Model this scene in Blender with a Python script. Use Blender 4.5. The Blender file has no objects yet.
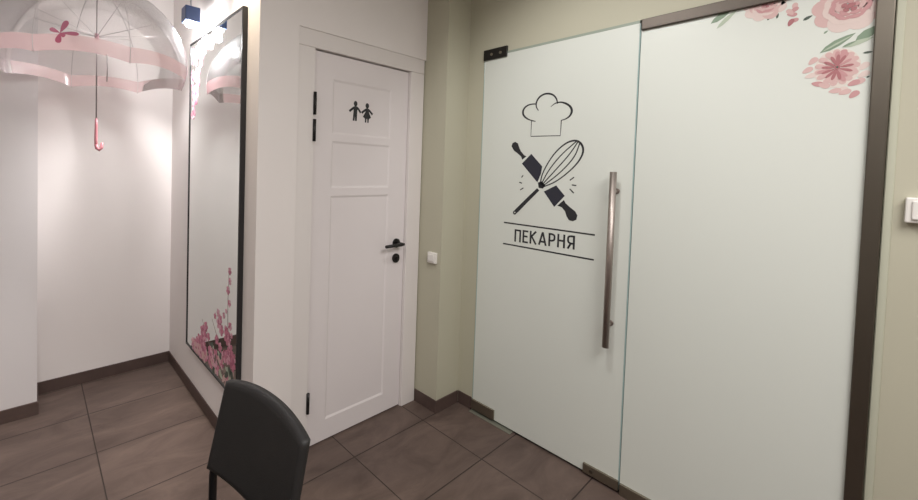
import bpy, bmesh, math, random
from mathutils import Vector, Matrix

# ---------------------------------------------------------------- camera
scene = bpy.context.scene
COL = scene.collection
F_PX, YAW, PITCH, ROLL, CAM_H = 403.4748, 0.6662, 0.0309, 0.0267, 1.4275
cam_data = bpy.data.cameras.new('camera')
cam = bpy.data.objects.new('camera', cam_data)
COL.objects.link(cam)
cam_data.sensor_fit = 'HORIZONTAL'
cam_data.sensor_width = 36.0
cam_data.lens = F_PX / 918 * 36.0
cam_data.shift_x = (459 - 349.02) / 918
cam_data.shift_y = (181.72 - 250) / 918
cam_data.clip_start = 0.02
fw = Vector((math.sin(YAW), math.cos(YAW), 0)); rt = Vector((math.cos(YAW), -math.sin(YAW), 0)); up = Vector((0, 0, 1))
f2 = fw * math.cos(PITCH) - up * math.sin(PITCH); u2 = up * math.cos(PITCH) + fw * math.sin(PITCH)
r3 = rt * math.cos(ROLL) + u2 * math.sin(ROLL); u3 = u2 * math.cos(ROLL) - rt * math.sin(ROLL)
M = Matrix((r3, u3, -f2)).transposed().to_4x4()
M.translation = Vector((0, 0, CAM_H))
cam.matrix_world = M
scene.camera = cam

# ---------------------------------------------------------------- light and exposure
scene.view_settings.view_transform = 'Standard'
scene.view_settings.look = 'None'
scene.view_settings.exposure = -0.08
scene.view_settings.gamma = 1.0
scene.view_settings.use_curve_mapping = False

world = bpy.data.worlds.new('room_world'); scene.world = world
world.use_nodes = True
world.node_tree.nodes['Background'].inputs[0].default_value = (0.9, 0.92, 1.0, 1)
world.node_tree.nodes['Background'].inputs[1].default_value = 0.10

def lamp(name, kind, loc, energy, color, target=None, **kw):
    d = bpy.data.lights.new(name, kind); d.energy = energy; d.color = color
    for k, v in kw.items(): setattr(d, k, v)
    o = bpy.data.objects.new(name, d); COL.objects.link(o); o.location = loc
    if target is not None:
        o.rotation_euler = (Vector(target) - Vector(loc)).to_track_quat('-Z', 'Y').to_euler()
    return o

# room's ceiling light behind the camera; softer unseen one added for the niche
lamp('ceiling_or_fill_light', 'AREA', (0.65, -0.75, 2.62), 62, (1.0, 0.965, 0.94), (0.65, -0.75, 0), shape='RECTANGLE', size=1.6, size_y=1.0)
lamp('ceiling_or_fill_light', 'AREA', (-0.7, 0.6, 2.62), 17, (1.0, 0.965, 0.945), (-0.7, 0.6, 0), shape='RECTANGLE', size=1.0, size_y=1.0)
# ceiling downlight in front of the glass doors
lamp('downlight_or_fill', 'SPOT', (1.10, 0.75, 2.64), 42, (1.0, 0.985, 0.96), (2.06, 0.85, 1.45), spot_size=math.radians(92), spot_blend=0.9, shadow_soft_size=0.06)
lamp('downlight_or_fill', 'SPOT', (-0.05, 1.55, 2.64), 130, (1.0, 0.96, 0.93), (0.0, 2.15, 0), spot_size=math.radians(48), spot_blend=0.9, shadow_soft_size=0.08)  # unseen spot added to brighten the floor at the left
# warm ceiling spot that grazes the mirror wall
lamp('warm_ceiling_spot_light', 'SPOT', (0.62, 1.80, 2.6), 48, (1.0, 0.84, 0.62), (0.80, 1.78, 1.9), spot_size=math.radians(60), spot_blend=0.6, shadow_soft_size=0.03)

# ---------------------------------------------------------------- materials
def new_mat(name):
    m = bpy.data.materials.new(name); m.use_nodes = True
    return m, m.node_tree, m.node_tree.nodes['Principled BSDF']

def S(c):  # sRGB 0-255 -> linear
    return tuple(((v / 255) / 12.92 if v / 255 <= 0.04045 else ((v / 255 + 0.055) / 1.055) ** 2.4) for v in c) + (1.0,)

def plain(name, rgb, rough=0.5, metal=0.0, spec=0.5, **kw):
    m, nt, b = new_mat(name)
    b.inputs['Base Color'].default_value = S(rgb); b.inputs['Roughness'].default_value = rough
    b.inputs['Metallic'].default_value = metal; b.inputs['Specular IOR Level'].default_value = spec
    for k, v in kw.items(): b.inputs[k].default_value = v
    return m

def mottled(name, rgb_a, rgb_b, scale=4.0, rough=0.7, bump=0.05, bump_scale=60.0, spec=0.3):
    m, nt, b = new_mat(name)
    tc = nt.nodes.new('ShaderNodeNewGeometry')
    n = nt.nodes.new('ShaderNodeTexNoise'); n.inputs['Scale'].default_value = scale; n.inputs['Detail'].default_value = 5
    mx = nt.nodes.new('ShaderNodeMix'); mx.data_type = 'RGBA'
    mx.inputs[6].default_value = S(rgb_a); mx.inputs[7].default_value = S(rgb_b)
    nt.links.new(tc.outputs['Position'], n.inputs['Vector']); nt.links.new(n.outputs['Fac'], mx.inputs[0])
    nt.links.new(mx.outputs[2], b.inputs['Base Color'])
    n2 = nt.nodes.new('ShaderNodeTexNoise'); n2.inputs['Scale'].default_value = bump_scale
    bp = nt.nodes.new('ShaderNodeBump'); bp.inputs['Strength'].default_value = bump; bp.inputs['Distance'].default_value = 0.004
    nt.links.new(tc.outputs['Position'], n2.inputs['Vector']); nt.links.new(n2.outputs['Fac'], bp.inputs['Height'])
    nt.links.new(bp.outputs['Normal'], b.inputs['Normal'])
    b.inputs['Roughness'].default_value = rough; b.inputs['Specular IOR Level'].default_value = spec
    return m

def tile_material(name='slate_tile', width=0.5045):
    m, nt, b = new_mat(name)
    L = nt.links.new
    geo = nt.nodes.new('ShaderNodeNewGeometry')
    mp = nt.nodes.new('ShaderNodeMapping'); mp.inputs['Location'].default_value = (-0.2525 + width * 8, -1.117 + 0.385 * 8, 0)
    L(geo.outputs['Position'], mp.inputs['Vector'])
    br = nt.nodes.new('ShaderNodeTexBrick'); br.offset = 0; br.squash = 1
    br.inputs['Scale'].default_value = 1; br.inputs['Brick Width'].default_value = width; br.inputs['Row Height'].default_value = 0.385
    br.inputs['Mortar Size'].default_value = 0.0032; br.inputs['Mortar Smooth'].default_value = 0.3; br.inputs['Bias'].default_value = 0
    br.inputs['Color1'].default_value = (0.42, 0.42, 0.42, 1); br.inputs['Color2'].default_value = (0.58, 0.58, 0.58, 1)
    L(mp.outputs['Vector'], br.inputs['Vector'])
    n = nt.nodes.new('ShaderNodeTexNoise'); n.inputs['Scale'].default_value = 5; n.inputs['Detail'].default_value = 9; n.inputs['Roughness'].default_value = 0.62; n.inputs['Distortion'].default_value = 0.8
    mp2 = nt.nodes.new('ShaderNodeMapping'); mp2.inputs['Scale'].default_value = (0.55, 1.5, 1); mp2.inputs['Rotation'].default_value = (0, 0, 0.35)
    L(geo.outputs['Position'], mp2.inputs['Vector']); L(mp2.outputs['Vector'], n.inputs['Vector'])
    ad = nt.nodes.new('ShaderNodeMath'); ad.operation = 'ADD'
    sc = nt.nodes.new('ShaderNodeMath'); sc.operation = 'MULTIPLY'; sc.inputs[1].default_value = 0.45
    L(br.outputs['Color'], sc.inputs[0]); L(sc.outputs[0], ad.inputs[0]); L(n.outputs['Fac'], ad.inputs[1])
    rp = nt.nodes.new('ShaderNodeValToRGB')
    rp.color_ramp.elements[0].position = 0.5; rp.color_ramp.elements[0].color = S((76, 63, 58))
    rp.color_ramp.elements[1].position = 0.95; rp.color_ramp.elements[1].color = S((108, 92, 85))
    L(ad.outputs[0], rp.inputs[0])
    mx = nt.nodes.new('ShaderNodeMix'); mx.data_type = 'RGBA'
    mx.inputs[7].default_value = S((50, 41, 38))
    L(br.outputs['Fac'], mx.inputs[0]); L(rp.outputs[0], mx.inputs[6]); L(mx.outputs[2], b.inputs['Base Color'])
    h = nt.nodes.new('ShaderNodeMath'); h.operation = 'SUBTRACT'
    L(n.outputs['Fac'], h.inputs[0]); L(br.outputs['Fac'], h.inputs[1])
    bp = nt.nodes.new('ShaderNodeBump'); bp.inputs['Strength'].default_value = 0.35; bp.inputs['Distance'].default_value = 0.006
    L(h.outputs[0], bp.inputs['Height']); L(bp.outputs['Normal'], b.inputs['Normal'])
    b.inputs['Roughness'].default_value = 0.55; b.inputs['Specular IOR Level'].default_value = 0.35
    return m

def clear_sheet(name, tint, body_rgb, body, gloss_rough=0.12, gloss=1.0):
    """thin plastic film: mostly see-through, some milky body, fresnel gloss"""
    m = bpy.data.materials.new(name); m.use_nodes = True; nt = m.node_tree; nt.nodes.clear(); L = nt.links.new
    out = nt.nodes.new('ShaderNodeOutputMaterial')
    tr = nt.nodes.new('ShaderNodeBsdfTransparent'); tr.inputs[0].default_value = tint
    df = nt.nodes.new('ShaderNodeBsdfDiffuse'); df.inputs[0].default_value = S(body_rgb)
    tl = nt.nodes.new('ShaderNodeBsdfTranslucent'); tl.inputs[0].default_value = S(body_rgb)
    m1 = nt.nodes.new('ShaderNodeMixShader'); m1.inputs[0].default_value = 0.5; L(df.outputs[0], m1.inputs[1]); L(tl.outputs[0], m1.inputs[2])
    m2 = nt.nodes.new('ShaderNodeMixShader'); m2.inputs[0].default_value = body; L(tr.outputs[0], m2.inputs[1]); L(m1.outputs[0], m2.inputs[2])
    gl = nt.nodes.new('ShaderNodeBsdfGlossy'); gl.inputs['Roughness'].default_value = gloss_rough
    lw = nt.nodes.new('ShaderNodeFresnel'); lw.inputs['IOR'].default_value = 1.45
    mu = nt.nodes.new('ShaderNodeMath'); mu.operation = 'MULTIPLY'; mu.inputs[1].default_value = gloss; mu.use_clamp = True
    L(lw.outputs[0], mu.inputs[0])
    m3 = nt.nodes.new('ShaderNodeMixShader'); L(mu.outputs[0], m3.inputs[0]); L(m2.outputs[0], m3.inputs[1]); L(gl.outputs[0], m3.inputs[2])
    L(m3.outputs[0], out.inputs[0])
    return m

def brushed(name, rgb, rough=0.32, stretch=(1, 1, 60)):
    m, nt, b = new_mat(name); L = nt.links.new
    geo = nt.nodes.new('ShaderNodeNewGeometry'); mp = nt.nodes.new('ShaderNodeMapping'); mp.inputs['Scale'].default_value = stretch
    n = nt.nodes.new('ShaderNodeTexNoise'); n.inputs['Scale'].default_value = 8; n.inputs['Detail'].default_value = 4
    L(geo.outputs['Position'], mp.inputs['Vector']); L(mp.outputs['Vector'], n.inputs['Vector'])
    mr = nt.nodes.new('ShaderNodeMapRange'); mr.inputs['To Min'].default_value = rough - 0.08; mr.inputs['To Max'].default_value = rough + 0.12
    L(n.outputs['Fac'], mr.inputs['Value']); L(mr.outputs[0], b.inputs['Roughness'])
    b.inputs['Base Color'].default_value = S(rgb); b.inputs['Metallic'].default_value = 1.0
    return m

MT = dict(
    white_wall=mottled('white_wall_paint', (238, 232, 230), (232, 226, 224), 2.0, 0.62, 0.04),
    shaded_white_wall=mottled('shaded_white_wall_paint', (219, 214, 214), (213, 208, 209), 2.0, 0.62, 0.04),  # dimmer light on the projecting wall, put into a darker copy of the white
    beige_wall=mottled('beige_wall_paint', (190, 187, 168), (185, 182, 163), 2.0, 0.6, 0.04),
    room_wall=mottled('room_wall_paint', (214, 208, 200), (208, 202, 194), 2.0, 0.7, 0.03),
    ceiling=mottled('ceiling_paint', (232, 230, 226), (228, 226, 221), 2.0, 0.8, 0.02),
    tile=tile_material(), niche_tile=tile_material('niche_slate_tile', 0.534),
    skirting=mottled('skirting_tile', (92, 76, 71), (76, 62, 58), 9.0, 0.5, 0.1, 40),
    casing=mottled('casing_white', (231, 225, 223), (228, 222, 220), 5, 0.42, 0.02, spec=0.45),
    door_white=mottled('door_white', (231, 224, 225), (228, 221, 222), 5, 0.42, 0.03, 30, spec=0.45),
    pale_trim=plain('pale_greenish_paint', (190, 191, 172), 0.6),
    plate=plain('dull_floor_plate', (128, 128, 116), 0.45, 0.3),
    black=plain('black_metal', (30, 28, 28), 0.4, 0.3),
    black_frame=plain('mirror_frame_black', (40, 39, 40), 0.35),
    mirror=plain('mirror_silver', (236, 240, 238), 0.015, 1.0),
    glass=plain('frosted_white_glass', (217, 221, 214), 0.32, 0, 0.5),
    glass_edge=plain('aqua_glass_edge', (196, 224, 222), 0.12, 0, 0.8, **{'Transmission Weight': 0.35}),
    glass_top=plain('greenish_clear_glass', (158, 168, 156), 0.2, 0, 0.7),
    steel=brushed('brushed_steel', (114, 108, 99), 0.34, (60, 60, 1)),
    steel_rail=brushed('rail_steel', (104, 97, 91), 0.5, (1, 60, 60)),
    steel_dark=brushed('dark_patch_steel', (150, 143, 130), 0.4, (1, 60, 60)),
    steel_bar=brushed('handle_steel', (172, 162, 156), 0.46, (60, 60, 1)),
    patch_black=plain('patch_black', (46, 44, 42), 0.35, 0.6),
    ink=plain('vinyl_black', (38, 38, 42), 0.55),
    ink_blue=plain('vinyl_blue_black', (42, 43, 54), 0.5),
    plastic=plain('switch_plastic', (232, 229, 224), 0.35),
    chair=mottled('chair_black_plastic', (43, 42, 42), (37, 36, 36), 30, 0.5, 0.12, 300, spec=0.4),
    tube=plain('chair_tube_black', (26, 25, 26), 0.35, 0.2),
    clear=clear_sheet('clear_umbrella_film', (0.97, 0.97, 0.97, 1), (246, 246, 248), 0.10, 0.22, 0.65),
    pink_band=clear_sheet('pink_umbrella_border', (0.99, 0.93, 0.935, 1), (255, 218, 218), 0.5, 0.2, 0.8),
    pink_tab=clear_sheet('pink_umbrella_tab', (0.98, 0.84, 0.86, 1), (250, 196, 206), 0.6, 0.2, 0.8),
    print_pink=clear_sheet('pink_umbrella_print', (0.8, 0.45, 0.55, 1), (168, 84, 110), 0.8, 0.25, 0.5),
    rib=plain('umbrella_rib', (176, 170, 170), 0.35, 0.6),
    strut=plain('umbrella_stick', (172, 164, 164), 0.35, 0.6),
    pink_handle=plain('pink_handle', (222, 146, 156), 0.35),
    cord=plain('nylon_cord', (205, 203, 200), 0.4),
    lamp_body=plain('lamp_navy', (58, 74, 110), 0.4, 0.2),
    lamp_rod=plain('lamp_rod', (190, 190, 192), 0.4, 0.3),
    petal_dark=plain('print_rose', (168, 108, 112), 0.5),
    petal_mid=plain('print_pink', (194, 146, 147), 0.5),
    petal_soft=plain('print_soft_pink', (208, 175, 172), 0.5),
    petal_pale=plain('print_pale_pink', (217, 199, 193), 0.5),
    petal_cream=plain('print_cream', (220, 210, 202), 0.5),
    leaf=plain('print_leaf', (128, 148, 126), 0.5),
    leaf_pale=plain('print_pale_leaf', (176, 188, 168), 0.5),
    leaf_dark=plain('print_dark_leaf', (72, 84, 74), 0.5),
    blossom=plain('print_blossom', (198, 122, 146), 0.5),
    blossom_pale=plain('print_blossom_pale', (214, 164, 180), 0.5),
    blossom_glare=plain('print_blossom_glare', (246, 232, 236), 0.5),  # lamp glare on the upper blossoms, put into the petal colour
    blossom_deep=plain('print_blossom_deep', (172, 96, 122), 0.5),
    twig=plain('print_twig', (120, 100, 96), 0.6),
)
lm, lnt, lb = new_mat('lamp_lens')
lb.inputs['Base Color'].default_value = (1, 1, 1, 1)
lb.inputs['Emission Color'].default_value = (1.0, 0.97, 0.93, 1); lb.inputs['Emission Strength'].default_value = 14.0
MT['lens'] = lm

# ---------------------------------------------------------------- mesh helpers
class MB:
    """collects shapes into one mesh with several material slots"""
    def __init__(self):
        self.bm = bmesh.new(); self.mats = []
    def mi(self, m):
        if m not in self.mats: self.mats.append(m)
        return self.mats.index(m)
    def face(self, pts, m, smooth=False):
        vs = [self.bm.verts.new(p) for p in pts]
        f = self.bm.faces.new(vs); f.material_index = self.mi(m); f.smooth = smooth
        return f
    def box(self, a, b, m, bevel=0.0, seg=2):
        x0, x1 = sorted((a[0], b[0])); y0, y1 = sorted((a[1], b[1])); z0, z1 = sorted((a[2], b[2]))
        r = bmesh.ops.create_cube(self.bm, size=1.0, matrix=Matrix.Translation(((x0 + x1) / 2, (y0 + y1) / 2, (z0 + z1) / 2)) @ Matrix.Diagonal((x1 - x0, y1 - y0, z1 - z0, 1)))
        vs = r['verts']; i = self.mi(m)
        for f in {f for v in vs for f in v.link_faces}: f.material_index = i
        if bevel:
            es = list({e for v in vs for e in v.link_edges})
            rr = bmesh.ops.bevel(self.bm, geom=es, offset=bevel, segments=seg, profile=0.5, affect='EDGES', clamp_overlap=True)
            for f in rr['faces']: f.material_index = i
        return self
    def tube(self, pts, r, m, n=12, caps=True):
        pts = [Vector(p) for p in pts]; rs = r if isinstance(r, (list, tuple)) else [r] * len(pts)
        i = self.mi(m); rings = []; prev = None
        for k, p in enumerate(pts):
            t = (pts[min(k + 1, len(pts) - 1)] - pts[max(k - 1, 0)]).normalized()
            if prev is None:
                a = t.orthogonal().normalized()
            else:
                a = (prev - t * prev.dot(t)).normalized()
            prev = a; bb = t.cross(a)
            rings.append([self.bm.verts.new(p + (a * math.cos(q) + bb * math.sin(q)) * rs[k]) for q in [2 * math.pi * j / n for j in range(n)]])
        for A, B in zip(rings, rings[1:]):
            for j in range(n):
                f = self.bm.faces.new((A[j], A[(j + 1) % n], B[(j + 1) % n], B[j])); f.material_index = i; f.smooth = True
        if caps:
            for R, rev in ((rings[0], True), (rings[-1], False)):
                f = self.bm.faces.new(list(reversed(R)) if rev else R); f.material_index = i
        return self
    def sheet(self, pts, m, thick, normal):
        """flat polygon given thickness along -normal"""
        n = Vector(normal) * thick; pts = [Vector(p) for p in pts]; i = self.mi(m)
        top = [self.bm.verts.new(p) for p in pts]; bot = [self.bm.verts.new(p - n) for p in pts]
        fs = [self.bm.faces.new(top), self.bm.faces.new(list(reversed(bot)))]
        for k in range(len(pts)):
            fs.append(self.bm.faces.new((top[k], bot[k], bot[(k + 1) % len(pts)], top[(k + 1) % len(pts)])))
        for f in fs: f.material_index = i
        return self
    def build(self, name, parent=None, recalc=True):
        if recalc: bmesh.ops.recalc_face_normals(self.bm, faces=self.bm.faces)
        me = bpy.data.meshes.new(name); self.bm.to_mesh(me); self.bm.free()
        for m in self.mats: me.materials.append(m)
        o = bpy.data.objects.new(name, me); COL.objects.link(o)
        if parent is not None:
            o.parent = parent
            o.matrix_parent_inverse = Matrix.Translation(-parent.location)
        return o

def tag(o, label=None, cat=None, group=None, kind=None):
    if label: o['label'] = label
    if cat: o['category'] = cat
    if group: o['group'] = group
    if kind: o['kind'] = kind
    return o

def thing(name, label, cat, loc=(0, 0, 0), group=None, kind=None):
    o = bpy.data.objects.new(name, None); COL.objects.link(o); o.location = loc; o.empty_display_size = 0.1
    return tag(o, label, cat, group, kind)

def struct(name, mb, label, cat):
    return tag(mb.build(name), label, cat, kind='structure')

# ---------------------------------------------------------------- the setting
XM, YD, XG, YN, XC, YC, XP, YP = 0.787, 1.682, 2.088, 3.063, 1.880, 1.504, 0.024, 2.822
YW = 1.665                      # white wall left of the toilet door
H = 2.68
XL, YR, XO = -2.3, -2.9, 3.3
struct('floor', MB().box((0.786, YR, -0.1), (XO, YN + 0.1, 0), MT['tile']).box((XL, YR, -0.1), (0.786, YN + 0.1, 0), MT['niche_tile']), 'dark brown slate look tiled floor of the whole hallway', 'floor')
struct('ceiling', MB().box((XL, YR, H), (XO, YN + 0.1, H + 0.1), MT['ceiling']), 'white ceiling above the hallway', 'ceiling')
struct('wall_back', MB().box((XP - 0.1, YN, 0), (XM + 0.12, YN + 0.1, H), MT['white_wall']), 'white end wall of the niche behind the clear umbrella', 'wall')
struct('wall_pillar', MB().box((XL, YP, 0), (XP, YN + 0.1, H), MT['shaded_white_wall']), 'white projecting wall at the far left edge', 'wall')
w = MB()
w.box((XM, YW + 0.1, 0), (XM + 0.12, YN, H), MT['white_wall'])
struct('wall_mirror_side', w, 'white side wall that carries the tall mirror', 'wall')
w = MB()
w.box((XM, YW, 0), (0.988, YW + 0.1, H), MT['white_wall'])
w.box((0.988, YD, 0), (1.086, YD + 0.1, H), MT['white_wall'])
w.box((1.759, YD, 0), (XC, YD + 0.1, H), MT['white_wall'])
w.box((1.086, YD, 2.016), (1.759, YD + 0.1, H), MT['white_wall'])
w.box((0.988, YW, 2.098), (XC, YD, H), MT['white_wall'])
struct('wall_door_side', w, 'white wall around the toilet door', 'wall')
struct('wall_corner', MB().box((XC, YC, 0), (XG + 0.1, YD + 0.1, H), MT['beige_wall']), 'beige boxed column in the corner between both doors', 'wall')
w = MB()
w.box((XG, 1.398, 0), (XG + 0.1, YC, H), MT['beige_wall'])
w.box((XG, -0.042, 2.112), (XG + 0.1, 1.398, H), MT['beige_wall'])
w.box((XG, YR, 0), (XG + 0.1, -0.042, H), MT['beige_wall'])
struct('wall_right', w, 'beige wall above and right of the frosted glass doors', 'wall')
struct('wall_left', MB().box((XL - 0.1, YR, 0), (XL, YP, H), MT['room_wall']), 'plain wall left of the camera', 'wall')
struct('wall_rear', MB().box((XL, YR - 0.1, 0), (XO, YR, H), MT['room_wall']), 'plain wall behind the camera', 'wall')
w = MB()
w.box((XO, YR, 0), (XO + 0.1, YN + 0.1, H), MT['room_wall'])
w.box((XM + 0.12, YN, 0), (XO, YN + 0.1, H), MT['room_wall'])
struct('wall_outer', w, 'plain wall of the rooms behind the doors', 'wall')

SK, TH = 0.075, 0.007
def skirt(name, a, b, label):
    m = MB().box(a, b, MT['skirting'], 0.0015, 1)
    struct(name, m, label, 'baseboard')
skirt('baseboard_back', (XP, YN - TH, 0), (XM, YN, SK), 'dark tile baseboard under the niche end wall')
skirt('baseboard_pillar', (XL, YP - TH, 0), (XP + TH, YP, SK), 'dark tile baseboard along the far left projecting wall')
skirt('baseboard_pillar_side', (XP, YP, 0), (XP + TH, YN - TH, SK), 'short dark tile baseboard on the side of the projecting wall')
skirt('baseboard_mirror', (XM - TH, YW, 0), (XM, YN - TH, SK), 'dark tile baseboard running under the tall mirror')
skirt('baseboard_door', (XM - TH, YW - TH, 0), (0.985, YW, SK), 'dark tile baseboard left of the toilet door behind the chair')
skirt('baseboard_corner_side', (XC - TH, YC - TH, 0), (XC, YD - 0.012, SK), 'dark tile baseboard under the small switch by the toilet door')
skirt('baseboard_corner_front', (XC, YC - TH, 0), (XG - TH, YC, SK), 'dark tile baseboard on the front of the beige column')
skirt('baseboard_glass', (XG - TH, 1.402, 0), (XG, YC - TH, SK), 'tiny dark tile baseboard beside the glass door hinge')
skirt('baseboard_right', (XG - TH, YR, 0), (XG, -0.09, SK), 'dark tile baseboard right of the steel post')
struct('trim_1', MB().box((XG - 0.004, -0.060, 0), (XG, -0.0425, H), MT['pale_trim'], 0.002, 1), 'narrow pale strip on the wall beside the steel post', 'trim')

# ---------------------------------------------------------------- toilet door (door_1)
d1 = thing('door_1', 'white panelled toilet door with black lever and two small figures', 'door', (1.42, YD, 0), kind='structure')
YF = 1.688   # leaf face
X0, X1, Z0, Z1 = 1.0905, 1.7545, 0.009, 2.008
fr = MB()
CF = YD - 0.012
fr.box((0.985, CF, 0), (1.085, YD + 0.1, 2.014), MT['casing'], 0.003)
fr.box((1.7600, CF, 0), (1.873, YD + 0.1, 2.014), MT['casing'], 0.003)
fr.box((0.985, CF, 2.0145), (1.873, YD + 0.1, 2.100), MT['casing'], 0.003)
tag(fr.build('casing', d1), 'white flat door casing')
# leaf: stiles, rails and recessed panels
lf = MB()
xs = (1.207, 1.620); zs = [(0.115, 1.288), (1.328, 1.570), (1.606, 1.885)]
D = MT['door_white']; RC = 0.0045; BV = 0.011
xa, xb = xs
def fq(x0, z0, x1, z1, y=YF): lf.face([(x0, y, z0), (x1, y, z0), (x1, y, z1), (x0, y, z1)], D)
fq(X0, Z0, xa, Z1); fq(xb, Z0, X1, Z1)
edges = [Z0] + [z for p in zs for z in p] + [Z1]
for k in range(0, len(edges), 2): fq(xa, edges[k], xb, edges[k + 1])
for za, zb in zs:
    o_ = [(xa, za), (xb, za), (xb, zb), (xa, zb)]; i_ = [(xa + BV, za + BV), (xb - BV, za + BV), (xb - BV, zb - BV), (xa + BV, zb - BV)]
    for k in range(4):
        k2 = (k + 1) % 4
        lf.face([(o_[k][0], YF, o_[k][1]), (o_[k2][0], YF, o_[k2][1]), (i_[k2][0], YF + RC, i_[k2][1]), (i_[k][0], YF + RC, i_[k][1])], D)
    lf.face([(p[0], YF + RC, p[1]) for p in i_], D)
YB = YF + 0.04
for q in ([(X0, YF, Z0), (X0, YB, Z0), (X0, YB, Z1), (X0, YF, Z1)], [(X1, YF, Z0), (X1, YF, Z1), (X1, YB, Z1), (X1, YB, Z0)],
          [(X0, YF, Z0), (X1, YF, Z0), (X1, YB, Z0), (X0, YB, Z0)], [(X0, YF, Z1), (X0, YB, Z1), (X1, YB, Z1), (X1, YF, Z1)],
          [(X0, YB, Z0), (X1, YB, Z0), (X1, YB, Z1), (X0, YB, Z1)]):
    lf.face(q, D)
bmesh.ops.remove_doubles(lf.bm, verts=lf.bm.verts, dist=1e-5)
lf.build('leaf', d1)
for za, zb in ((1.690, 1.800), (1.560, 1.668), (0.200, 0.303)):
    h = MB()
    h.tube([(1.0855, CF - 0.004, za), (1.0855, CF - 0.004, zb)], 0.0085, MT['black'], 12)
    h.box((1.0856, CF - 0.004, za + 0.004), (1.0904, YF + 0.001, zb - 0.004), MT['black'])
    tag(h.build('hinge', d1), 'black barrel hinge')
hd = MB()
hd.tube([(1.690, YF, 1.0), (1.690, YF - 0.009, 1.0)], 0.027, MT['black'], 28)
hd.tube([(1.690, YF - 0.009, 1.0), (1.690, YF - 0.050, 1.0)], 0.010, MT['black'], 16)
hd.tube([(1.708, YF - 0.050, 0.998), (1.69, YF - 0.052, 0.999), (1.64, YF - 0.052, 0.998), (1.565, YF - 0.050, 0.996)], [0.008, 0.011, 0.010, 0.009], MT['black'], 12)
tag(hd.build('lever_handle', d1), 'black lever handle on a round rose')
lk = MB()
lk.tube([(1.690, YF, 0.911), (1.690, YF - 0.009, 0.911)], 0.027, MT['black'], 28)
lk.box((1.685, YF - 0.020, 0.899), (1.695, YF - 0.008, 0.923), MT['black'], 0.003)
tag(lk.build('lock_rose', d1), 'round black privacy lock rose')

# flat vinyl drawing helpers -------------------------------------------------
class Decal:
    """vinyl cut shapes on a plane; to3(s, z, lift) gives the point"""
    def __init__(self, to3, normal): self.mb = MB(); self.to3 = to3; self.n = normal; self.lift = 0.0006
    def poly(self, pts, m, lift=None, thick=0.0004):
        l = self.lift if lift is None else lift
        self.mb.sheet([self.to3(s, z, l) for s, z in pts], m, thick, self.n); return self
    def ell(self, s, z, a, b, m, ang=0, n=20, lift=None, taper=0.0):
        ca, sa = math.cos(ang), math.sin(ang); P = []
        for k in range(n):
            t = 2 * math.pi * k / n; u = a * math.cos(t); v = b * math.sin(t) * (1 - taper * math.cos(t))
            P.append((s + u * ca - v * sa, z + u * sa + v * ca))
        return self.poly(P, m, lift)
    def stroke(self, pts, w, m, lift=None, smooth=0):
        P = [Vector((p[0], p[1])) for p in pts]
        ws = list(w) if isinstance(w, (list, tuple)) else [w] * len(P)
        for _ in range(smooth):
            Q = [P[0]]; W2 = [ws[0]]
            for k in range(len(P) - 1):
                Q += [P[k].lerp(P[k + 1], 0.25), P[k].lerp(P[k + 1], 0.75)]
                W2 += [ws[k] * 0.75 + ws[k + 1] * 0.25, ws[k] * 0.25 + ws[k + 1] * 0.75]
            Q.append(P[-1]); W2.append(ws[-1]); P, ws = Q, W2
        Lf, Rt = [], []
        for k, p in enumerate(P):
            t = P[min(k + 1, len(P) - 1)] - P[max(k - 1, 0)]
            t.normalize(); nn = Vector((-t.y, t.x)) * ws[k] / 2
            Lf.append(p + nn); Rt.append(p - nn)
        l = self.lift if lift is None else lift
        for k in range(len(P) - 1):
            self.mb.sheet([self.to3(v.x, v.y, l) for v in (Lf[k], Rt[k], Rt[k + 1], Lf[k + 1])], m, 0.0004, self.n)
        return self
    def build(self, name, parent, label=None):
        o = self.mb.build(name, parent); return tag(o, label)

door_pt = lambda s, z, l: (s, YF + RC - l if 1.606 < z < 1.885 else YF - l, z)
IK = MT['ink']
dc = Decal(door_pt, (0, -1, 0))
dc.ell(1.361, 1.779, 0.0125, 0.0145, IK)
dc.stroke([(1.320, 1.735), (1.345, 1.754), (1.362, 1.762), (1.379, 1.755), (1.398, 1.734)], 0.012, IK, smooth=1)
dc.poly([(1.349, 1.760), (1.374, 1.762), (1.372, 1.724), (1.371, 1.687), (1.3605, 1.687), (1.358, 1.718), (1.3555, 1.687), (1.344, 1.687), (1.347, 1.724)], IK, 0.0012)
dc.build('toilet_sign_figure', d1, 'black boy figure of the toilet sign')
dc = Decal(door_pt, (0, -1, 0))
dc.ell(1.4435, 1.777, 0.0125, 0.0145, IK)
dc.stroke([(1.405, 1.735), (1.428, 1.752), (1.444, 1.759), (1.460, 1.752), (1.483, 1.733)], 0.012, IK, smooth=1)
dc.poly([(1.433, 1.760), (1.455, 1.760), (1.456, 1.742), (1.472, 1.714), (1.457, 1.706), (1.455, 1.685), (1.447, 1.685), (1.445, 1.706), (1.440, 1.706), (1.438, 1.685), (1.429, 1.685), (1.429, 1.706), (1.414, 1.715), (1.431, 1.742)], IK, 0.0012)
dc.build('toilet_sign_figure', d1, 'black girl figure in a skirt of the toilet sign')

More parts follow.
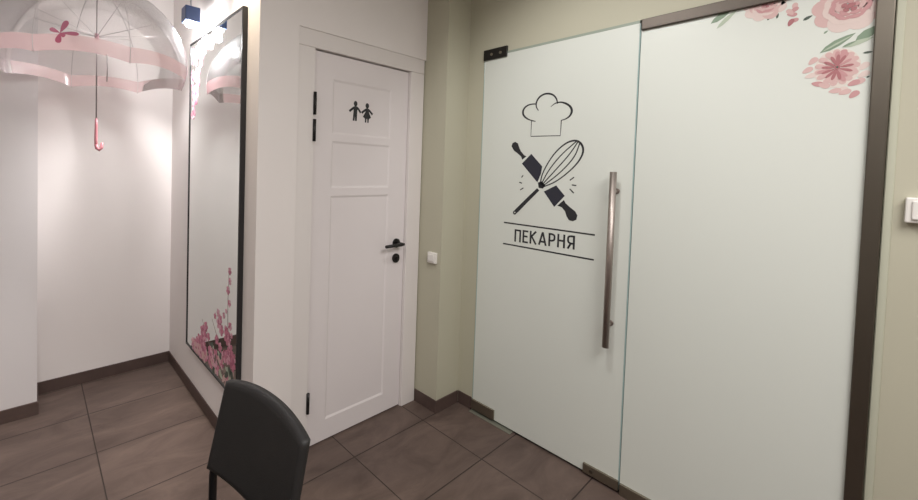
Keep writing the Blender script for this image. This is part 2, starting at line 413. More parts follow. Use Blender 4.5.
# ---------------------------------------------------------------- frosted glass door (door_2)
XF = 2.084
d2 = thing('door_2', 'frosted glass bakery door with black chef hat drawing and long steel handle', 'door', (XF, 1.0, 0), kind='structure')
def pane(y0, y1, z0, z1):
    g = MB(); e = MT['glass_edge']; xb_ = XF + 0.010
    g.face([(XF, y0, z0), (XF, y1, z0), (XF, y1, z1), (XF, y0, z1)], MT['glass'])
    g.face([(xb_, y0, z0), (xb_, y0, z1), (xb_, y1, z1), (xb_, y1, z0)], MT['glass'])
    for q in ([(XF, y0, z0), (XF, y0, z1), (xb_, y0, z1), (xb_, y0, z0)], [(XF, y1, z0), (xb_, y1, z0), (xb_, y1, z1), (XF, y1, z1)],
              [(XF, y0, z1), (XF, y1, z1), (xb_, y1, z1), (xb_, y0, z1)], [(XF, y0, z0), (xb_, y0, z0), (xb_, y1, z0), (XF, y1, z0)]):
        g.face(q, e)
    bmesh.ops.remove_doubles(g.bm, verts=g.bm.verts, dist=1e-5)
    return g
pane(0.6275, 1.392, 0.014, 2.098).build('glass_leaf', d2)
eg = MB()
eg.box((XF - 0.0005, 0.6230, 0.014), (XF + 0.010, 0.6272, 2.098), MT['glass_edge'], 0.001, 1)
eg.box((XF - 0.0005, 1.3922, 0.014), (XF + 0.010, 1.3965, 2.098), MT['glass_edge'], 0.001, 1)
tag(eg.build('glass_edge', d2), 'pale aqua polished glass edge')
ts = MB(); ts.box((XF - 0.0004, 0.6275, 2.0982), (XF + 0.010, 1.392, 2.1105), MT['glass_top'], 0.0008, 1)
tag(ts.build('clear_top_strip', d2), 'greenish clear strip along the upper glass edge')
pt = MB()
pt.box((XF - 0.010, 1.252, 2.080), (XF + 0.018, 1.398, 2.140), MT['patch_black'], 0.002)
for y in (1.29, 1.345): pt.tube([(XF - 0.0095, y, 2.108), (XF - 0.013, y, 2.108)], 0.008, MT['steel_dark'], 14)
tag(pt.build('top_patch_fitting', d2), 'black pivot patch fitting at the upper hinge corner')
pb = MB(); pb.box((XF - 0.011, 1.248, 0.016), (XF + 0.018, 1.398, 0.072), MT['steel_dark'], 0.002)
tag(pb.build('bottom_patch_fitting', d2), 'dark steel pivot patch at the lower hinge corner')
pl = MB(); pl.box((XF - 0.011, 0.624, 0.012), (XF + 0.018, 0.772, 0.056), MT['steel_dark'], 0.002)
pl.tube([(XF - 0.0105, 0.735, 0.034), (XF - 0.015, 0.735, 0.034)], 0.008, MT['steel'], 16)
tag(pl.build('lock_patch', d2), 'dark steel lock patch at the lower free corner')
fp = MB(); fp.box((XF - 0.028, 1.135, 0), (XF + 0.020, 1.398, 0.004), MT['plate'], 0.0015)
tag(fp.build('floor_plate', d2), 'steel floor spring plate under the hinge side')
hb = MB()
hb.tube([(2.036, 0.687, 0.655), (2.036, 0.687, 1.447)], 0.0135, MT['steel_bar'], 24)
tag(hb.build('pull_handle', d2), 'long brushed steel pull bar')
for z in (0.757, 1.360):
    s_ = MB(); s_.tube([(2.040, 0.687, z), (XF, 0.687, z)], 0.008, MT['steel_bar'], 16); s_.tube([(XF - 0.006, 0.687, z), (XF, 0.687, z)], 0.013, MT['steel_bar'], 20)
    s_.build('handle_standoff', d2)

glass_pt = lambda s, z, l: (XF - l, -s, z)
GN = (-1, 0, 0)
dc = Decal(glass_pt, GN)
dc.stroke([(-1.076, 1.706), (-1.098, 1.708), (-1.098, 1.628), (-0.946, 1.624), (-0.944, 1.702)], 0.0045, IK)
dc.stroke([(-1.076, 1.706), (-1.112, 1.716), (-1.141, 1.737), (-1.150, 1.761), (-1.139, 1.786), (-1.112, 1.799), (-1.076, 1.797)], [0.004, 0.006, 0.010, 0.011, 0.009, 0.007, 0.006], IK, smooth=2)
dc.stroke([(-1.063, 1.761), (-1.076, 1.781), (-1.077, 1.804), (-1.064, 1.829), (-1.040, 1.843), (-1.014, 1.844), (-0.989, 1.834), (-0.971, 1.811), (-0.966, 1.786)], [0.004, 0.006, 0.008, 0.009, 0.009, 0.009, 0.008, 0.007, 0.005], IK, smooth=2)
dc.stroke([(-0.999, 1.774), (-0.982, 1.788), (-0.957, 1.794), (-0.927, 1.785), (-0.903, 1.766), (-0.894, 1.743), (-0.902, 1.720), (-0.921, 1.706), (-0.946, 1.700)], [0.003, 0.005, 0.007, 0.009, 0.010, 0.011, 0.009, 0.006, 0.004], IK, smooth=2)
dc.build('chef_hat_decal', d2, 'black outline drawing of a chef hat')
IB = MT['ink_blue']
dc = Decal(glass_pt, GN)
dc.poly([(-1.206, 1.579), (-1.201, 1.595), (-1.185, 1.602), (-1.170, 1.593), (-1.161, 1.571), (-1.151, 1.550), (-1.131, 1.528), (-1.118, 1.522), (-1.141, 1.504), (-1.148, 1.521), (-1.168, 1.538), (-1.191, 1.554)], IK)
dc.poly([(-1.142, 1.483), (-1.092, 1.535), (-1.031, 1.469), (-1.036, 1.430), (-1.053, 1.385)], IB)
dc.poly([(-1.017, 1.339), (-0.956, 1.374), (-0.912, 1.324), (-0.961, 1.264)], IB)
dc.poly([(-0.946, 1.272), (-0.915, 1.303), (-0.906, 1.287), (-0.884, 1.269), (-0.860, 1.252), (-0.849, 1.233), (-0.853, 1.212), (-0.868, 1.202), (-0.887, 1.205), (-0.899, 1.223), (-0.908, 1.248), (-0.924, 1.266)], IK)
dc.build('rolling_pin_decal', d2, 'black drawing of a rolling pin')
dc = Decal(glass_pt, GN)
dc.stroke([(-1.047, 1.349), (-1.105, 1.287), (-1.158, 1.229), (-1.172, 1.214)], [0.017, 0.019, 0.021, 0.018], IK)
dc.ell(-1.172, 1.214, 0.010, 0.011, IK, lift=0.0011)
dc.ell(-1.171, 1.215, 0.0035, 0.004, MT['glass'], lift=0.0016)
dc.poly([(-1.050, 1.384), (-1.031, 1.392), (-1.011, 1.373), (-1.022, 1.354), (-1.045, 1.357)], IK)
dc.stroke([(-1.038, 1.374), (-1.030, 1.433), (-0.982, 1.524), (-0.929, 1.580), (-0.881, 1.601), (-0.846, 1.586), (-0.832, 1.545), (-0.851, 1.497), (-0.894, 1.446), (-0.960, 1.390), (-1.022, 1.363)], [0.006, 0.006, 0.006, 0.007, 0.009, 0.010, 0.009, 0.007, 0.006, 0.006, 0.006], IK, smooth=2)
dc.stroke([(-1.033, 1.374), (-0.997, 1.451), (-0.938, 1.529), (-0.868, 1.593)], 0.0055, IK, smooth=2)
dc.stroke([(-1.029, 1.372), (-0.965, 1.448), (-0.900, 1.526), (-0.861, 1.590)], 0.0055, IK, smooth=2)
dc.stroke([(-1.024, 1.367), (-0.941, 1.435), (-0.873, 1.515), (-0.853, 1.582)], 0.0055, IK, smooth=2)
dc.build('whisk_decal', d2, 'black drawing of a balloon whisk')
dc = Decal(glass_pt, GN)
for a, b in (((-1.132, 1.420), (-1.141, 1.408)), ((-1.153, 1.382), (-1.137, 1.377)), ((-1.146, 1.340), (-1.128, 1.352)), ((-0.891, 1.402), (-0.872, 1.418)), ((-0.881, 1.380), (-0.860, 1.378)), ((-0.890, 1.360), (-0.870, 1.340))):
    dc.stroke([a, b], 0.0055, IK)
dc.build('spark_marks_decal', d2, 'six short black strokes around the whisk')
for za, zb in ((1.153, 1.149), (1.034, 1.031)):
    dc = Decal(glass_pt, GN); dc.stroke([(-1.234, za), (-0.768, zb)], 0.0075, IK)
    dc.build('line_decal', d2, 'black rule above the lettering' if za > 1.1 else 'black rule below the lettering')
# lettering ПЕКАРНЯ drawn as condensed strokes
dc = Decal(glass_pt, GN)
LH, SW = 0.068, 0.0092
def letter(ch, s, wd, zb):
    zt = zb + LH; hw = SW / 2; l, r = s + hw, s + wd - hw; zm = zb + LH * 0.52
    st = lambda *p: dc.stroke(list(p), SW, IK, lift=0.0006 + 0.00005 * letter.k)
    def nx(*p): letter.k = (letter.k + 1) % 5; st(*p)
    if ch == 'П': nx((l, zb), (l, zt)); nx((r, zb), (r, zt)); nx((s, zt - hw), (s + wd, zt - hw))
    if ch == 'Е': nx((l, zb), (l, zt)); nx((s, zt - hw), (s + wd, zt - hw)); nx((s, zm), (s + wd * 0.9, zm)); nx((s, zb + hw), (s + wd, zb + hw))
    if ch == 'К': nx((l, zb), (l, zt)); nx((l, zm - 0.002), (r, zt)); nx((l + 0.006, zm + 0.004), (r + 0.001, zb))
    if ch == 'А': nx((s + hw * 0.8, zb), (s + wd / 2, zt)); nx((s + wd - hw * 0.8, zb), (s + wd / 2, zt)); nx((s + wd * 0.2, zb + LH * 0.27), (s + wd * 0.8, zb + LH * 0.27))
    if ch == 'Р': nx((l, zb), (l, zt)); dc.stroke([(l, zt - hw), (s + wd * 0.55, zt - hw), (r - 0.001, zt - 0.010), (r, zt - LH * 0.28), (r - 0.001, zm - 0.006 + 0.006), (s + wd * 0.55, zm - 0.006), (l, zm - 0.006)], SW, IK, lift=0.0009, smooth=1)
    if ch == 'Н': nx((l, zb), (l, zt)); nx((r, zb), (r, zt)); nx((s, zm), (s + wd, zm))
    if ch == 'Я': nx((r, zb), (r, zt)); dc.stroke([(r, zt - hw), (s + wd * 0.45, zt - hw), (l + 0.001, zt - 0.010), (l, zt - LH * 0.28), (l + 0.001, zm - 0.002), (s + wd * 0.45, zm - 0.008), (r, zm - 0.008)], SW, IK, lift=0.0009, smooth=1); nx((s + wd * 0.52, zm - 0.006), (l, zb))
letter.k = 0
s = -1.168; widths = dict(П=0.037, Е=0.031, К=0.038, А=0.043, Р=0.035, Н=0.038, Я=0.037)
gap = (0.313 - sum(widths[c] for c in 'ПЕКАРНЯ')) / 6
for c in 'ПЕКАРНЯ':
    letter(c, s, widths[c], 1.0555 + 0.010 * (s + 1.168) / 0.31); s += widths[c] + gap
dc.build('lettering_decal', d2, 'black capital lettering reading ПЕКАРНЯ')

# ---------------------------------------------------------------- fixed glass panel in its steel frame
gp = thing('window_1', 'fixed frosted glass panel with steel frame and pink flower print', 'glass panel', (XF, 0.3, 0), kind='structure')
pane(-0.020, 0.6205, 0.020, 2.090).build('glass_panel', gp)
hbm = MB(); hbm.box((XF - 0.014, -0.003, 2.0635), (XF + 0.026, 0.619, 2.1085), MT['steel_rail'], 0.003)
tag(hbm.build('header_rail', gp), 'brushed steel rail along the top')
pm = MB(); pm.box((XF - 0.014, -0.0405, 0), (XF + 0.026, -0.003, 2.1085), MT['steel'], 0.003)
tag(pm.build('steel_post', gp), 'brushed steel post at the right end')
rm = MB(); rm.box((XF - 0.012, -0.003, 0), (XF + 0.026, 0.619, 0.050), MT['steel_dark'], 0.002)
tag(rm.build('floor_rail', gp), 'dark steel rail along the floor')

rnd = random.Random(7)
PD, PM_, PS, PP, PC = MT['petal_dark'], MT['petal_mid'], MT['petal_soft'], MT['petal_pale'], MT['petal_cream']
def petals(dc, cs, cz, n, r0, r1, wd, mats, lift, phase=0, asp=1.25):
    for k in range(n):
        a = phase + 2 * math.pi * k / n + rnd.uniform(-.06, .06)
        rm_ = (r0 + r1) / 2; hl = (r1 - r0) / 2
        x = cs + rm_ * math.cos(a); z = cz + asp * rm_ * math.sin(a)
        dc.ell(x, z, hl * (abs(math.cos(a)) + asp * abs(math.sin(a))) / (abs(math.cos(a)) + abs(math.sin(a))), wd, rnd.choice(mats), a, 16, lift + 0.00004 * (k % 3), -0.35)
# open dahlia like flower
dc = Decal(glass_pt, GN)
dc.ell(-0.068, 1.803, 0.050, 0.064, PC, 0, 28, 0.0005)
for s_, z_, a_, c_ in ((-0.132, 1.807, 0.6, PS), (-0.121, 1.836, 0.9, PS), (-0.124, 1.787, 0.3, PP), (-0.108, 1.757, -0.3, PM_), (-0.093, 1.750, -0.5, PS), (-0.069, 1.729, 0.1, PS), (-0.055, 1.731, 0.3, PP), (-0.031, 1.749, 0.5, PM_), (-0.020, 1.752, 0.7, PS), (-0.029, 1.712, 0.9, PM_), (-0.012, 1.774, 0.6, PP), (-0.048, 1.722, 0.4, PS), (-0.012, 1.80, 1.0, PP)):
    dc.ell(s_, z_, 0.014, 0.0085, c_, a_, 14, 0.0008 + rnd.random() * 0.0001, -0.3)
petals(dc, -0.068, 1.805, 15, 0.022, 0.048, 0.0080, [PS, PM_, PS], 0.0010)
petals(dc, -0.068, 1.805, 14, 0.012, 0.043, 0.0055, [PM_, PS], 0.0014, 0.2)
petals(dc, -0.067, 1.805, 13, 0.004, 0.034, 0.0040, [PM_, PD, PD], 0.0018, 0.1)
dc.ell(-0.067, 1.806, 0.006, 0.008, PD, 0, 14, 0.0022)
dc.ell(-0.067, 1.806, 0.0025, 0.0035, MT['leaf_dark'], 0, 10, 0.0025)
dc.build('flower_print', gp, 'open pink many petalled flower print')
# big rose in the corner
def rose(cs, cz, r, asp, name, label, lowest=None):
    dc = Decal(glass_pt, GN)
    for k in range(9):
        a = 2 * math.pi * k / 9 + 0.2
        dc.ell(cs + 0.62 * r * math.cos(a), cz + asp * 0.62 * r * math.sin(a), 0.46 * r, 0.40 * r * asp, rnd.choice([PP, PS, PP]), a, 18, 0.0005 + 0.00006 * (k % 4))
    for ring, (rr, n, mats) in enumerate(((0.66, 8, [PS, PP]), (0.48, 7, [PM_, PS]), (0.32, 6, [PS, PM_]), (0.17, 5, [PM_, PD]))):
        for k in range(n):
            a0 = 2 * math.pi * k / n + ring * 0.5
            arc = [(cs + r * rr * (1 + 0.08 * math.sin(3 * t)) * math.cos(a0 + t), cz + asp * r * rr * (1 + 0.08 * math.sin(3 * t)) * math.sin(a0 + t)) for t in [j * 0.22 - 0.5 for j in range(6)]]
            wd = r * 0.16
            dc.stroke(arc, [wd * .25, wd * .8, wd, wd, wd * .7, wd * .2], rnd.choice(mats), 0.0009 + ring * 0.0004 + 0.00005 * (k % 3))
    dc.ell(cs, cz, r * 0.16, r * 0.10 * asp, PD, 0.5, 14, 0.0027)
    dc.build(name, gp, label)
rose(-0.048, 2.000, 0.078, 1.0, 'rose_print', 'large pale pink rose print in the upper right corner')
rose(-0.243, 2.062, 0.055, 0.95, 'rose_print', 'pink rose print half hidden behind the top rail')
dc = Decal(glass_pt, GN)
def leaf(a, b, w, m, lift=0.0005):
    A, B = Vector(a), Vector(b); d = B - A; n = Vector((-d.y, d.x)).normalized() * w
    P = [A, A + d * 0.22 + n * 0.75, A + d * 0.5 + n, A + d * 0.8 + n * 0.6, B, A + d * 0.8 - n * 0.5, A + d * 0.5 - n * 0.85, A + d * 0.22 - n * 0.75]
    dc.poly([(p.x, p.y) for p in P], m, lift)
leaf((-0.107, 1.860), (-0.033, 1.910), 0.012, MT['leaf']); leaf((-0.104, 1.862), (-0.036, 1.906), 0.003, MT['leaf_pale'], 0.001)
leaf((-0.034, 1.880), (0.018, 1.925), 0.014, MT['leaf']); leaf((-0.056, 1.868), (0.004, 1.888), 0.008, MT['leaf_pale'], 0.001)
leaf((-0.060, 1.869), (-0.030, 1.884), 0.004, MT['leaf'], 0.0013)
leaf((-0.392, 2.033), (-0.330, 2.075), 0.012, MT['leaf']); leaf((-0.374, 2.009), (-0.318, 2.066), 0.008, MT['leaf_pale'], 0.001)
leaf((-0.150, 1.980), (-0.128, 1.992), 0.0055, MT['leaf_dark']); leaf((-0.017, 1.842), (0.004, 1.842), 0.004, MT['leaf_dark'])
leaf((-0.101, 1.923), (-0.092, 1.932), 0.003, MT['leaf']); leaf((-0.020, 1.770), (-0.009, 1.779), 0.003, MT['leaf_dark'])
leaf((-0.236, 2.004), (-0.229, 2.017), 0.0035, MT['leaf_dark']); leaf((-0.213, 2.004), (-0.209, 2.022), 0.0035, MT['leaf_dark'])
leaf((-0.006, 1.762), (0.0, 1.767), 0.003, MT['leaf_dark'])
dc.build('leaf_print', gp, 'grey green leaf print')
dc = Decal(glass_pt, GN)
for s_, z_, a_, c_ in ((-0.172, 2.022, 0.7, PM_), (-0.181, 2.018, 2.2, PS), (-0.176, 2.008, -0.3, PM_), (-0.178, 1.981, 1.2, PD), (-0.172, 1.986, 0.2, PM_), (-0.170, 2.034, 1.6, PS)):
    dc.ell(s_, z_, 0.013, 0.007, c_, a_, 14, 0.0005 + rnd.random() * 0.0003, -0.3)
dc.build('bud_print', gp, 'small pink bud print')

# ---------------------------------------------------------------- tall mirror
mr = thing('wall_mirror', 'tall black framed mirror with cherry blossom stickers on the niche side wall', 'mirror', (XM, 2.23, 0.31))
FX = XM - 0.026; MY0, MY1, MZ0, MZ1 = 1.792, 2.585, 0.306, 2.168; FW = 0.010
fm = MB(); k_ = MT['black_frame']
fm.box((FX, MY0, MZ0), (XM, MY0 + FW, MZ1), k_, 0.0015, 1); fm.box((FX, MY1 - FW * 0.6, MZ0), (XM, MY1, MZ1), k_, 0.0015, 1)
fm.box((FX, MY0 + FW, MZ0), (XM, MY1 - FW * 0.6, MZ0 + FW), k_, 0.0015, 1); fm.box((FX, MY0 + FW, MZ1 - FW), (XM, MY1 - FW * 0.6, MZ1), k_, 0.0015, 1)
fm.box((XM - 0.006, MY0 + 0.004, MZ0 + 0.004), (XM, MY1 - 0.004, MZ1 - 0.004), k_)
tag(fm.build('frame', mr), 'thin black frame')
XS = FX + 0.005
gm = MB(); gm.box((XS, MY0 + FW, MZ0 + FW), (XM - 0.006, MY1 - FW * 0.6, MZ1 - FW), MT['mirror'])
tag(gm.build('mirror_glass', mr), 'silvered mirror glass')
mir_pt = lambda s, z, l: (XS - l, s, z)
def blossom(dc, y, z, r, mats, lift, deep=True):
    ph = rnd.uniform(0, 1.2)
    for k in range(5):
        a = ph + 2 * math.pi * k / 5
        dc.ell(y + 0.55 * r * math.cos(a), z + 0.55 * r * math.sin(a), 0.52 * r, 0.36 * r, rnd.choice(mats), a, 12, lift + 0.00005 * (k % 2), -0.35)
    if deep: dc.ell(y, z, 0.2 * r, 0.2 * r, MT['blossom_deep'], 0, 8, lift + 0.0003)
def clamp(v, a, b): return max(a, min(b, v))
dc = Decal(mir_pt, (-1, 0, 0))
tw = MT['twig']
for P in ([(1.83, 0.33), (1.95, 0.42), (2.05, 0.52), (2.14, 0.60)], [(1.83, 0.36), (1.90, 0.52), (1.925, 0.70), (1.915, 0.90)], [(1.90, 0.33), (2.10, 0.37), (2.30, 0.40), (2.44, 0.37)], [(2.02, 0.33), (2.14, 0.42), (2.24, 0.50), (2.30, 0.55)], [(1.86, 0.33), (2.0, 0.345), (2.12, 0.33)]):
    dc.stroke(P, [0.009, 0.007, 0.005, 0.003], tw, 0.0004, 1)
BL, BP, BD = MT['blossom'], MT['blossom_pale'], MT['blossom_deep']
for k in range(130):
    y = rnd.uniform(1.835, 2.46); top = 0.34 + 0.34 * clamp((2.50 - y) / 0.45, 0, 1) * (0.75 + 0.25 * math.sin(y * 23))
    z = rnd.uniform(0.325, top); r = rnd.uniform(0.022, 0.036)
    if y + r > 2.648 or y - r < 1.806: continue
    if z < 0.46 and y < 2.15 and rnd.random() < 0.6:
        dc.ell(y, z, 0.03, 0.014, rnd.choice([tw, MT['leaf_dark'], PS, MT['leaf_pale']]), rnd.uniform(0, 3), 10, 0.0007 + 0.000008 * k, -0.3); continue
    blossom(dc, y, max(z, MZ0 + FW + r), r, [BL, BL, BP, BD] if z > 0.4 else [BL, PS, BP], 0.0008 + 0.00001 * k)
for z, y in ((0.70, 1.93), (0.75, 1.905), (0.81, 1.92), (0.86, 1.918), (0.91, 1.912), (0.66, 2.06), (0.64, 1.90), (0.60, 1.87)):
    blossom(dc, y + rnd.uniform(-0.02, 0.015), z, rnd.uniform(0.012, 0.021), [BP, BL], 0.0012)
    if z < 0.72: blossom(dc, y + rnd.uniform(-0.05, 0.05), z - 0.03, rnd.uniform(0.014, 0.026), [BP, BL, BD], 0.0014)
dc.build('blossom_sticker', mr, 'pink cherry blossom sticker in the lower corner of the mirror')
dc = Decal(mir_pt, (-1, 0, 0)); BW = MT['blossom_glare']
for P in ([(2.57, 2.10), (2.50, 2.08), (2.35, 2.12), (2.12, 2.15)], [(2.565, 2.13), (2.53, 1.98), (2.50, 1.85), (2.54, 1.73)]):
    dc.stroke(P, [0.010, 0.008, 0.006, 0.003], tw, 0.0004, 1)
for k in range(46):
    t = rnd.random(); y = 2.55 - 0.48 * t; z = 2.145 - abs(rnd.gauss(0, 0.05 - 0.03 * t)) - 0.02
    r = rnd.uniform(0.022, 0.036)
    blossom(dc, y, min(z, MZ1 - FW - r), r, [BW, BW, BP], 0.0007 + 0.00001 * k, rnd.random() < 0.3)
for k in range(34):
    t = rnd.random(); y = 2.552 - rnd.random() * 0.21 * (1 - t * 0.75); z = 2.08 - 0.36 * t; r = rnd.uniform(0.018, 0.032)
    blossom(dc, y, z, r, [BP, BL, BW] if t > 0.35 else [BW, BP], 0.0011 + 0.00001 * k)
dc.build('blossom_sticker', mr, 'cherry blossom sticker in the upper corner of the mirror, lamp glare painted white')

# ---------------------------------------------------------------- clear hanging umbrella
UX, UY, UZ, UR, UH = 0.256, 2.42, 1.862, 0.448, 0.42
um = thing('umbrella', 'clear dome umbrella with pink border hanging open in the niche', 'umbrella', (UX, UY, UZ))
NG, NS = 8, 8
def canopy_pt(th, v):
    """v 0 at the crown, 1 at the rim"""
    g = (th / (2 * math.pi) * NG + 0.5) % 1.0 - 0.5           # 0 at a rib, +-.5 between ribs
    g = 0.5 - abs(g); c = 4 * (0.5 - g) * g if False else (1 - (2 * (0.5 - abs(((th / (2 * math.pi) * NG) % 1.0) - 0.5)) - 1) ** 2)
    ph = v * math.radians(96)
    r = UR * math.sin(min(ph, math.pi / 2)) - (UR * 0.012 * max(0, (ph - math.pi / 2)) / 0.1)
    z = UH * math.cos(ph)
    r *= 1 - 0.055 * c * v; z += 0.022 * c * v ** 3
    return Vector((UX + r * math.cos(th), UY + r * math.sin(th), UZ + 0.045 + z))
ROWS = [0.02, .1, .2, .3, .4, .5, .6, .7, .78, .85, .905, .93, .955, .98, 1.0]
PH0 = math.radians(10)
def canopy_part(name, r0, r1, mat, label=None):
    mb = MB(); i = mb.mi(mat); n = NG * NS; grid = []
    for v in ROWS[r0:r1]:
        grid.append([mb.bm.verts.new(Vector((UX, UY, 0)) + Matrix.Rotation(PH0, 3, 'Z') @ (canopy_pt(2 * math.pi * k / n, v) - Vector((UX, UY, 0)))) for k in range(n)])
    for A, B in zip(grid, grid[1:]):
        for k in range(n):
            f = mb.bm.faces.new((A[k], B[k], B[(k + 1) % n], A[(k + 1) % n])); f.smooth = True; f.material_index = i
    return tag(mb.build(name, um), label)
canopy_part('canopy', 0, 11, MT['clear'], 'transparent plastic canopy')
canopy_part('border_band', 10, 15, MT['pink_band'], 'pink translucent border band')
def rot(p): return Vector((UX, UY, 0)) + Matrix.Rotation(PH0, 3, 'Z') @ (Vector(p) - Vector((UX, UY, 0)))
for k in range(NG):
    th = 2 * math.pi * k / NG
    rb = MB(); rb.tube([rot(canopy_pt(th, v)) - Vector((0, 0, 0.003)) for v in ROWS], 0.0013, MT['rib'], 6)
    ro = rb.build('rib', um)
    st = MB(); st.tube([(UX, UY, UZ + 0.20), rot(canopy_pt(th, 0.55)) - Vector((0, 0, 0.004))], 0.0012, MT['rib'], 6)
    st.build('stretcher', ro)
sk = MB(); sk.tube([(UX, UY, 1.645), (UX, UY, UZ + 0.045 + UH + 0.004)], 0.0032, MT['strut'], 10); sk.build('stick', um)
rn = MB(); rn.tube([(UX, UY, UZ + 0.18), (UX, UY, UZ + 0.215)], 0.010, MT['pink_tab'], 12); rn.build('runner', um)
fe = MB(); fe.tube([(UX, UY, UZ + 0.045 + UH - 0.006), (UX, UY, UZ + 0.045 + UH + 0.03), (UX, UY, UZ + 0.045 + UH + 0.06)], [0.012, 0.007, 0.004], MT['pink_handle'], 12); fe.build('ferrule', um)
hn = MB(); hn.tube([(UX, UY, 1.650), (UX, UY, 1.62), (UX - .001, UY, 1.54), (UX, UY, 1.512)], [0.005, 0.0065, 0.0075, 0.008], MT['pink_handle'], 12)
hn.tube([(UX, UY, 1.520), (UX + 0.004, UY, 1.500), (UX + 0.014, UY, 1.494), (UX + 0.024, UY, 1.503), (UX + 0.026, UY, 1.530)], [0.009, 0.009, 0.009, 0.008, 0.006], MT['pink_handle'], 12)
tag(hn.build('handle', um), 'small pink crook handle')
cs_ = MB(); p_ = rot(canopy_pt(math.radians(269) - PH0, 0.99)); cs_.tube([p_, p_ + Vector((0.001, -0.002, -0.06)), p_ + Vector((0, 0, -0.115))], 0.0022, MT['strut'], 6)
cs_.build('closing_strap', um)
# printed butterfly and the tab that sits at the mirror side
bt = MB()
def on_canopy(du, dv, th0, v0, lift=0.0015):
    p = rot(canopy_pt(th0 + du, v0 + dv)); n = (p - Vector((UX, UY, UZ))).normalized(); return p + n * lift
def wing(th0, v0, ln, wd, ang):
    P = []
    for k in range(14):
        t = 2 * math.pi * k / 14; u = ln * (0.5 + 0.5 * math.cos(t)); w_ = wd * math.sin(t) * (0.5 + 0.5 * math.cos(t) + 0.25)
        P.append(on_canopy((u * math.cos(ang) - w_ * math.sin(ang)) / UR, -(u * math.sin(ang) + w_ * math.cos(ang)) / 0.68, th0, v0))
    c_ = bt.bm.verts.new(sum(P, Vector()) / 14); vs = [bt.bm.verts.new(p) for p in P]; i = bt.mi(MT['print_pink'])
    for k in range(14):
        f = bt.bm.faces.new((c_, vs[k], vs[(k + 1) % 14])); f.material_index = i
for a, l_, w_ in ((0.02, 0.068, 0.010), (1.15, 0.060, 0.013), (2.7, 0.040, 0.010), (4.5, 0.042, 0.013), (5.6, 0.022, 0.010)): wing(math.radians(247) - PH0, 0.90, l_, w_, a)
tag(bt.build('butterfly_print', um), 'pink butterfly print on the canopy')

cd = MB(); cd.tube([(UX, UY, UZ + 0.045 + UH + 0.05), (UX, UY, H)], 0.001, MT['cord'], 6)
cd.build('hanging_cord', um)

# ---------------------------------------------------------------- ceiling spot lamp
LX, LY, LZ = 0.690, 2.335, 2.250
sl = thing('ceiling_spotlight', 'small navy spotlight glowing above the mirror top', 'lamp', (LX, LY, H))
b_ = MB(); b_.box((LX - 0.040, LY - 0.040, LZ - 0.035), (LX + 0.040, LY + 0.040, LZ + 0.045), MT['lamp_body'], 0.004); b_.build('lamp_body', sl)
r_ = MB(); r_.tube([(LX, LY, LZ + 0.044), (LX, LY, H - 0.012)], 0.005, MT['lamp_rod'], 10); r_.build('stem', sl)
c_ = MB(); c_.tube([(LX, LY, H - 0.014), (LX, LY, H)], 0.045, MT['lamp_rod'], 24); c_.build('ceiling_rose', sl)
e_ = MB(); e_.tube([(LX, LY, LZ - 0.034), (LX, LY, LZ - 0.044), (LX, LY, LZ - 0.056)], [0.036, 0.034, 0.022], MT['lens'], 24); tag(e_.build('lens', sl), 'glowing white lens')
lamp('spotlight_beam', 'SPOT', (LX - 0.01, LY + 0.01, LZ - 0.08), 86, (1.0, 0.985, 0.975), (0.36, 3.06, 0.42), spot_size=math.radians(84), spot_blend=1.0, shadow_soft_size=0.06)
lo = lamp('spotlight_glow', 'POINT', (LX, LY, LZ - 0.085), 12, (1.0, 0.99, 0.985), shadow_soft_size=0.025)

# ---------------------------------------------------------------- light switches
sw = thing('light_switch', 'small white switch on the beige column beside the toilet door', 'light switch', (XC, 1.56, 0.915), group=None)
m_ = MB(); m_.box((XC - 0.020, 1.528, 0.884), (XC, 1.590, 0.948), MT['plastic'], 0.004); m_.build('switch_plate', sw)
m_ = MB(); m_.box((XC - 0.026, 1.538, 0.895), (XC - 0.019, 1.580, 0.937), MT['plastic'], 0.003); m_.build('rocker', sw)
s2 = thing('light_switch', 'white rocker switch on the beige wall right of the steel post', 'light switch', (XG, -0.12, 1.35))
m_ = MB(); m_.box((XG - 0.026, -0.160, 1.312), (XG, -0.082, 1.388), MT['plastic'], 0.004); m_.build('switch_plate', s2)
m_ = MB(); m_.box((XG - 0.033, -0.150, 1.322), (XG - 0.025, -0.094, 1.378), MT['plastic'], 0.003); m_.build('rocker', s2)

# ---------------------------------------------------------------- black chair in front
ch = thing('chair', 'black visitor chair with curved plastic backrest in front of the white wall', 'chair', (0.22, 0.95, 0))
CW = 0.187; CY = 0.918
def back_pt(t, v, off):
    """t -1..1 across, v 0 bottom..1 top, off thickness offset towards the back (+X)"""
    y = CY + CW * t * (1.0 - 0.02 * v)
    z = 0.560 + (0.236 + 0.022 * (1 - abs(t) ** 2.3)) * v
    x = 0.416 + 0.054 * v + 0.023 * (1 - t * t) + off
    return Vector((x, y, z))
bk = MB(); i_ = bk.mi(MT['chair']); NT, NV = 48, 24
fr_, bk_ = [], []
for a in range(NV + 1):
    v = a / NV
    rf, rb_ = [], []
    for c in range(NT + 1):
        t = -1 + 2 * c / NT
        edge = min(1.0, min((1 - abs(t)) / 0.04, v / 0.05, (1 - v) / 0.05)); th = 0.018 + 0.012 * math.sqrt(max(0, 1 - (1 - edge) ** 2))
        mid = 0.008
        rf.append(bk.bm.verts.new(back_pt(t, v, mid - th / 2))); rb_.append(bk.bm.verts.new(back_pt(t, v, mid + th / 2)))
    fr_.append(rf); bk_.append(rb_)
def q4(a, b, c, d):
    f = bk.bm.faces.new((a, b, c, d)); f.smooth = True; f.material_index = i_
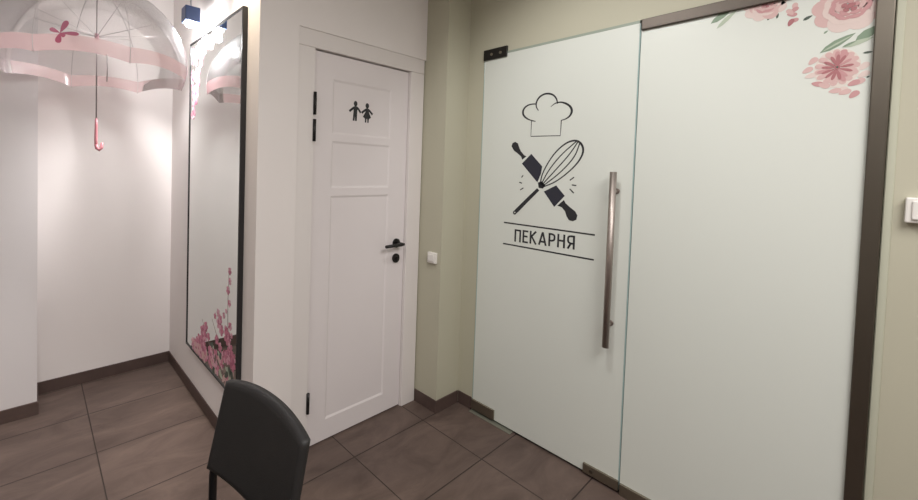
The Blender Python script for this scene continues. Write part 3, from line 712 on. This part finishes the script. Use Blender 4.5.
for a in range(NV):
    for c in range(NT):
        q4(fr_[a][c], fr_[a][c + 1], fr_[a + 1][c + 1], fr_[a + 1][c]); q4(bk_[a][c], bk_[a + 1][c], bk_[a + 1][c + 1], bk_[a][c + 1])
for c in range(NT):
    q4(fr_[0][c], bk_[0][c], bk_[0][c + 1], fr_[0][c + 1]); q4(fr_[NV][c], fr_[NV][c + 1], bk_[NV][c + 1], bk_[NV][c])
for a in range(NV):
    q4(fr_[a][0], fr_[a + 1][0], bk_[a + 1][0], bk_[a][0]); q4(fr_[a][NT], bk_[a][NT], bk_[a + 1][NT], fr_[a + 1][NT])
tag(bk.build('backrest', ch), 'black curved plastic backrest')
se = MB(); se.box((-0.02, CY - 0.215, 0.435), (0.385, CY + 0.215, 0.475), MT['chair'], 0.016, 3); se.build('seat', ch)
sf = MB()
for sy in (-1, 1):
    yy = CY + sy * 0.176
    sf.tube([(0.0, yy, 0.426), (0.2, yy, 0.424), (0.40, yy, 0.424)], 0.010, MT['tube'], 12)
sf.tube([(0.03, CY - 0.180, 0.424), (0.03, CY + 0.180, 0.424)], 0.010, MT['tube'], 12)
sf.tube([(0.36, CY - 0.180, 0.424), (0.36, CY + 0.180, 0.424)], 0.010, MT['tube'], 12)
sf.build('seat_frame', ch)
for sy in (-1, 1):
    yy = CY + sy * 0.176
    l = MB(); l.tube([(0.449, yy, 0.635), (0.436, yy, 0.58), (0.430, yy, 0.54), (0.429, yy, 0.42), (0.432, yy, 0.20), (0.44, yy, 0.012)], 0.0115, MT['tube'], 14)
    lg = l.build('leg', ch)
    c = MB(); c.tube([(0.4385, yy, 0.0), (0.4375, yy, 0.03)], 0.014, MT['tube'], 14); c.build('foot_cap', lg)
    l = MB(); l.tube([(0.02, yy, 0.43), (0.01, yy, 0.25), (-0.005, yy, 0.012)], 0.0115, MT['tube'], 14)
    lg = l.build('leg', ch)
    c = MB(); c.tube([(-0.0055, yy, 0.0), (-0.004, yy, 0.03)], 0.014, MT['tube'], 14); c.build('foot_cap', lg)
ch.rotation_euler = (0, 0, math.radians(7))
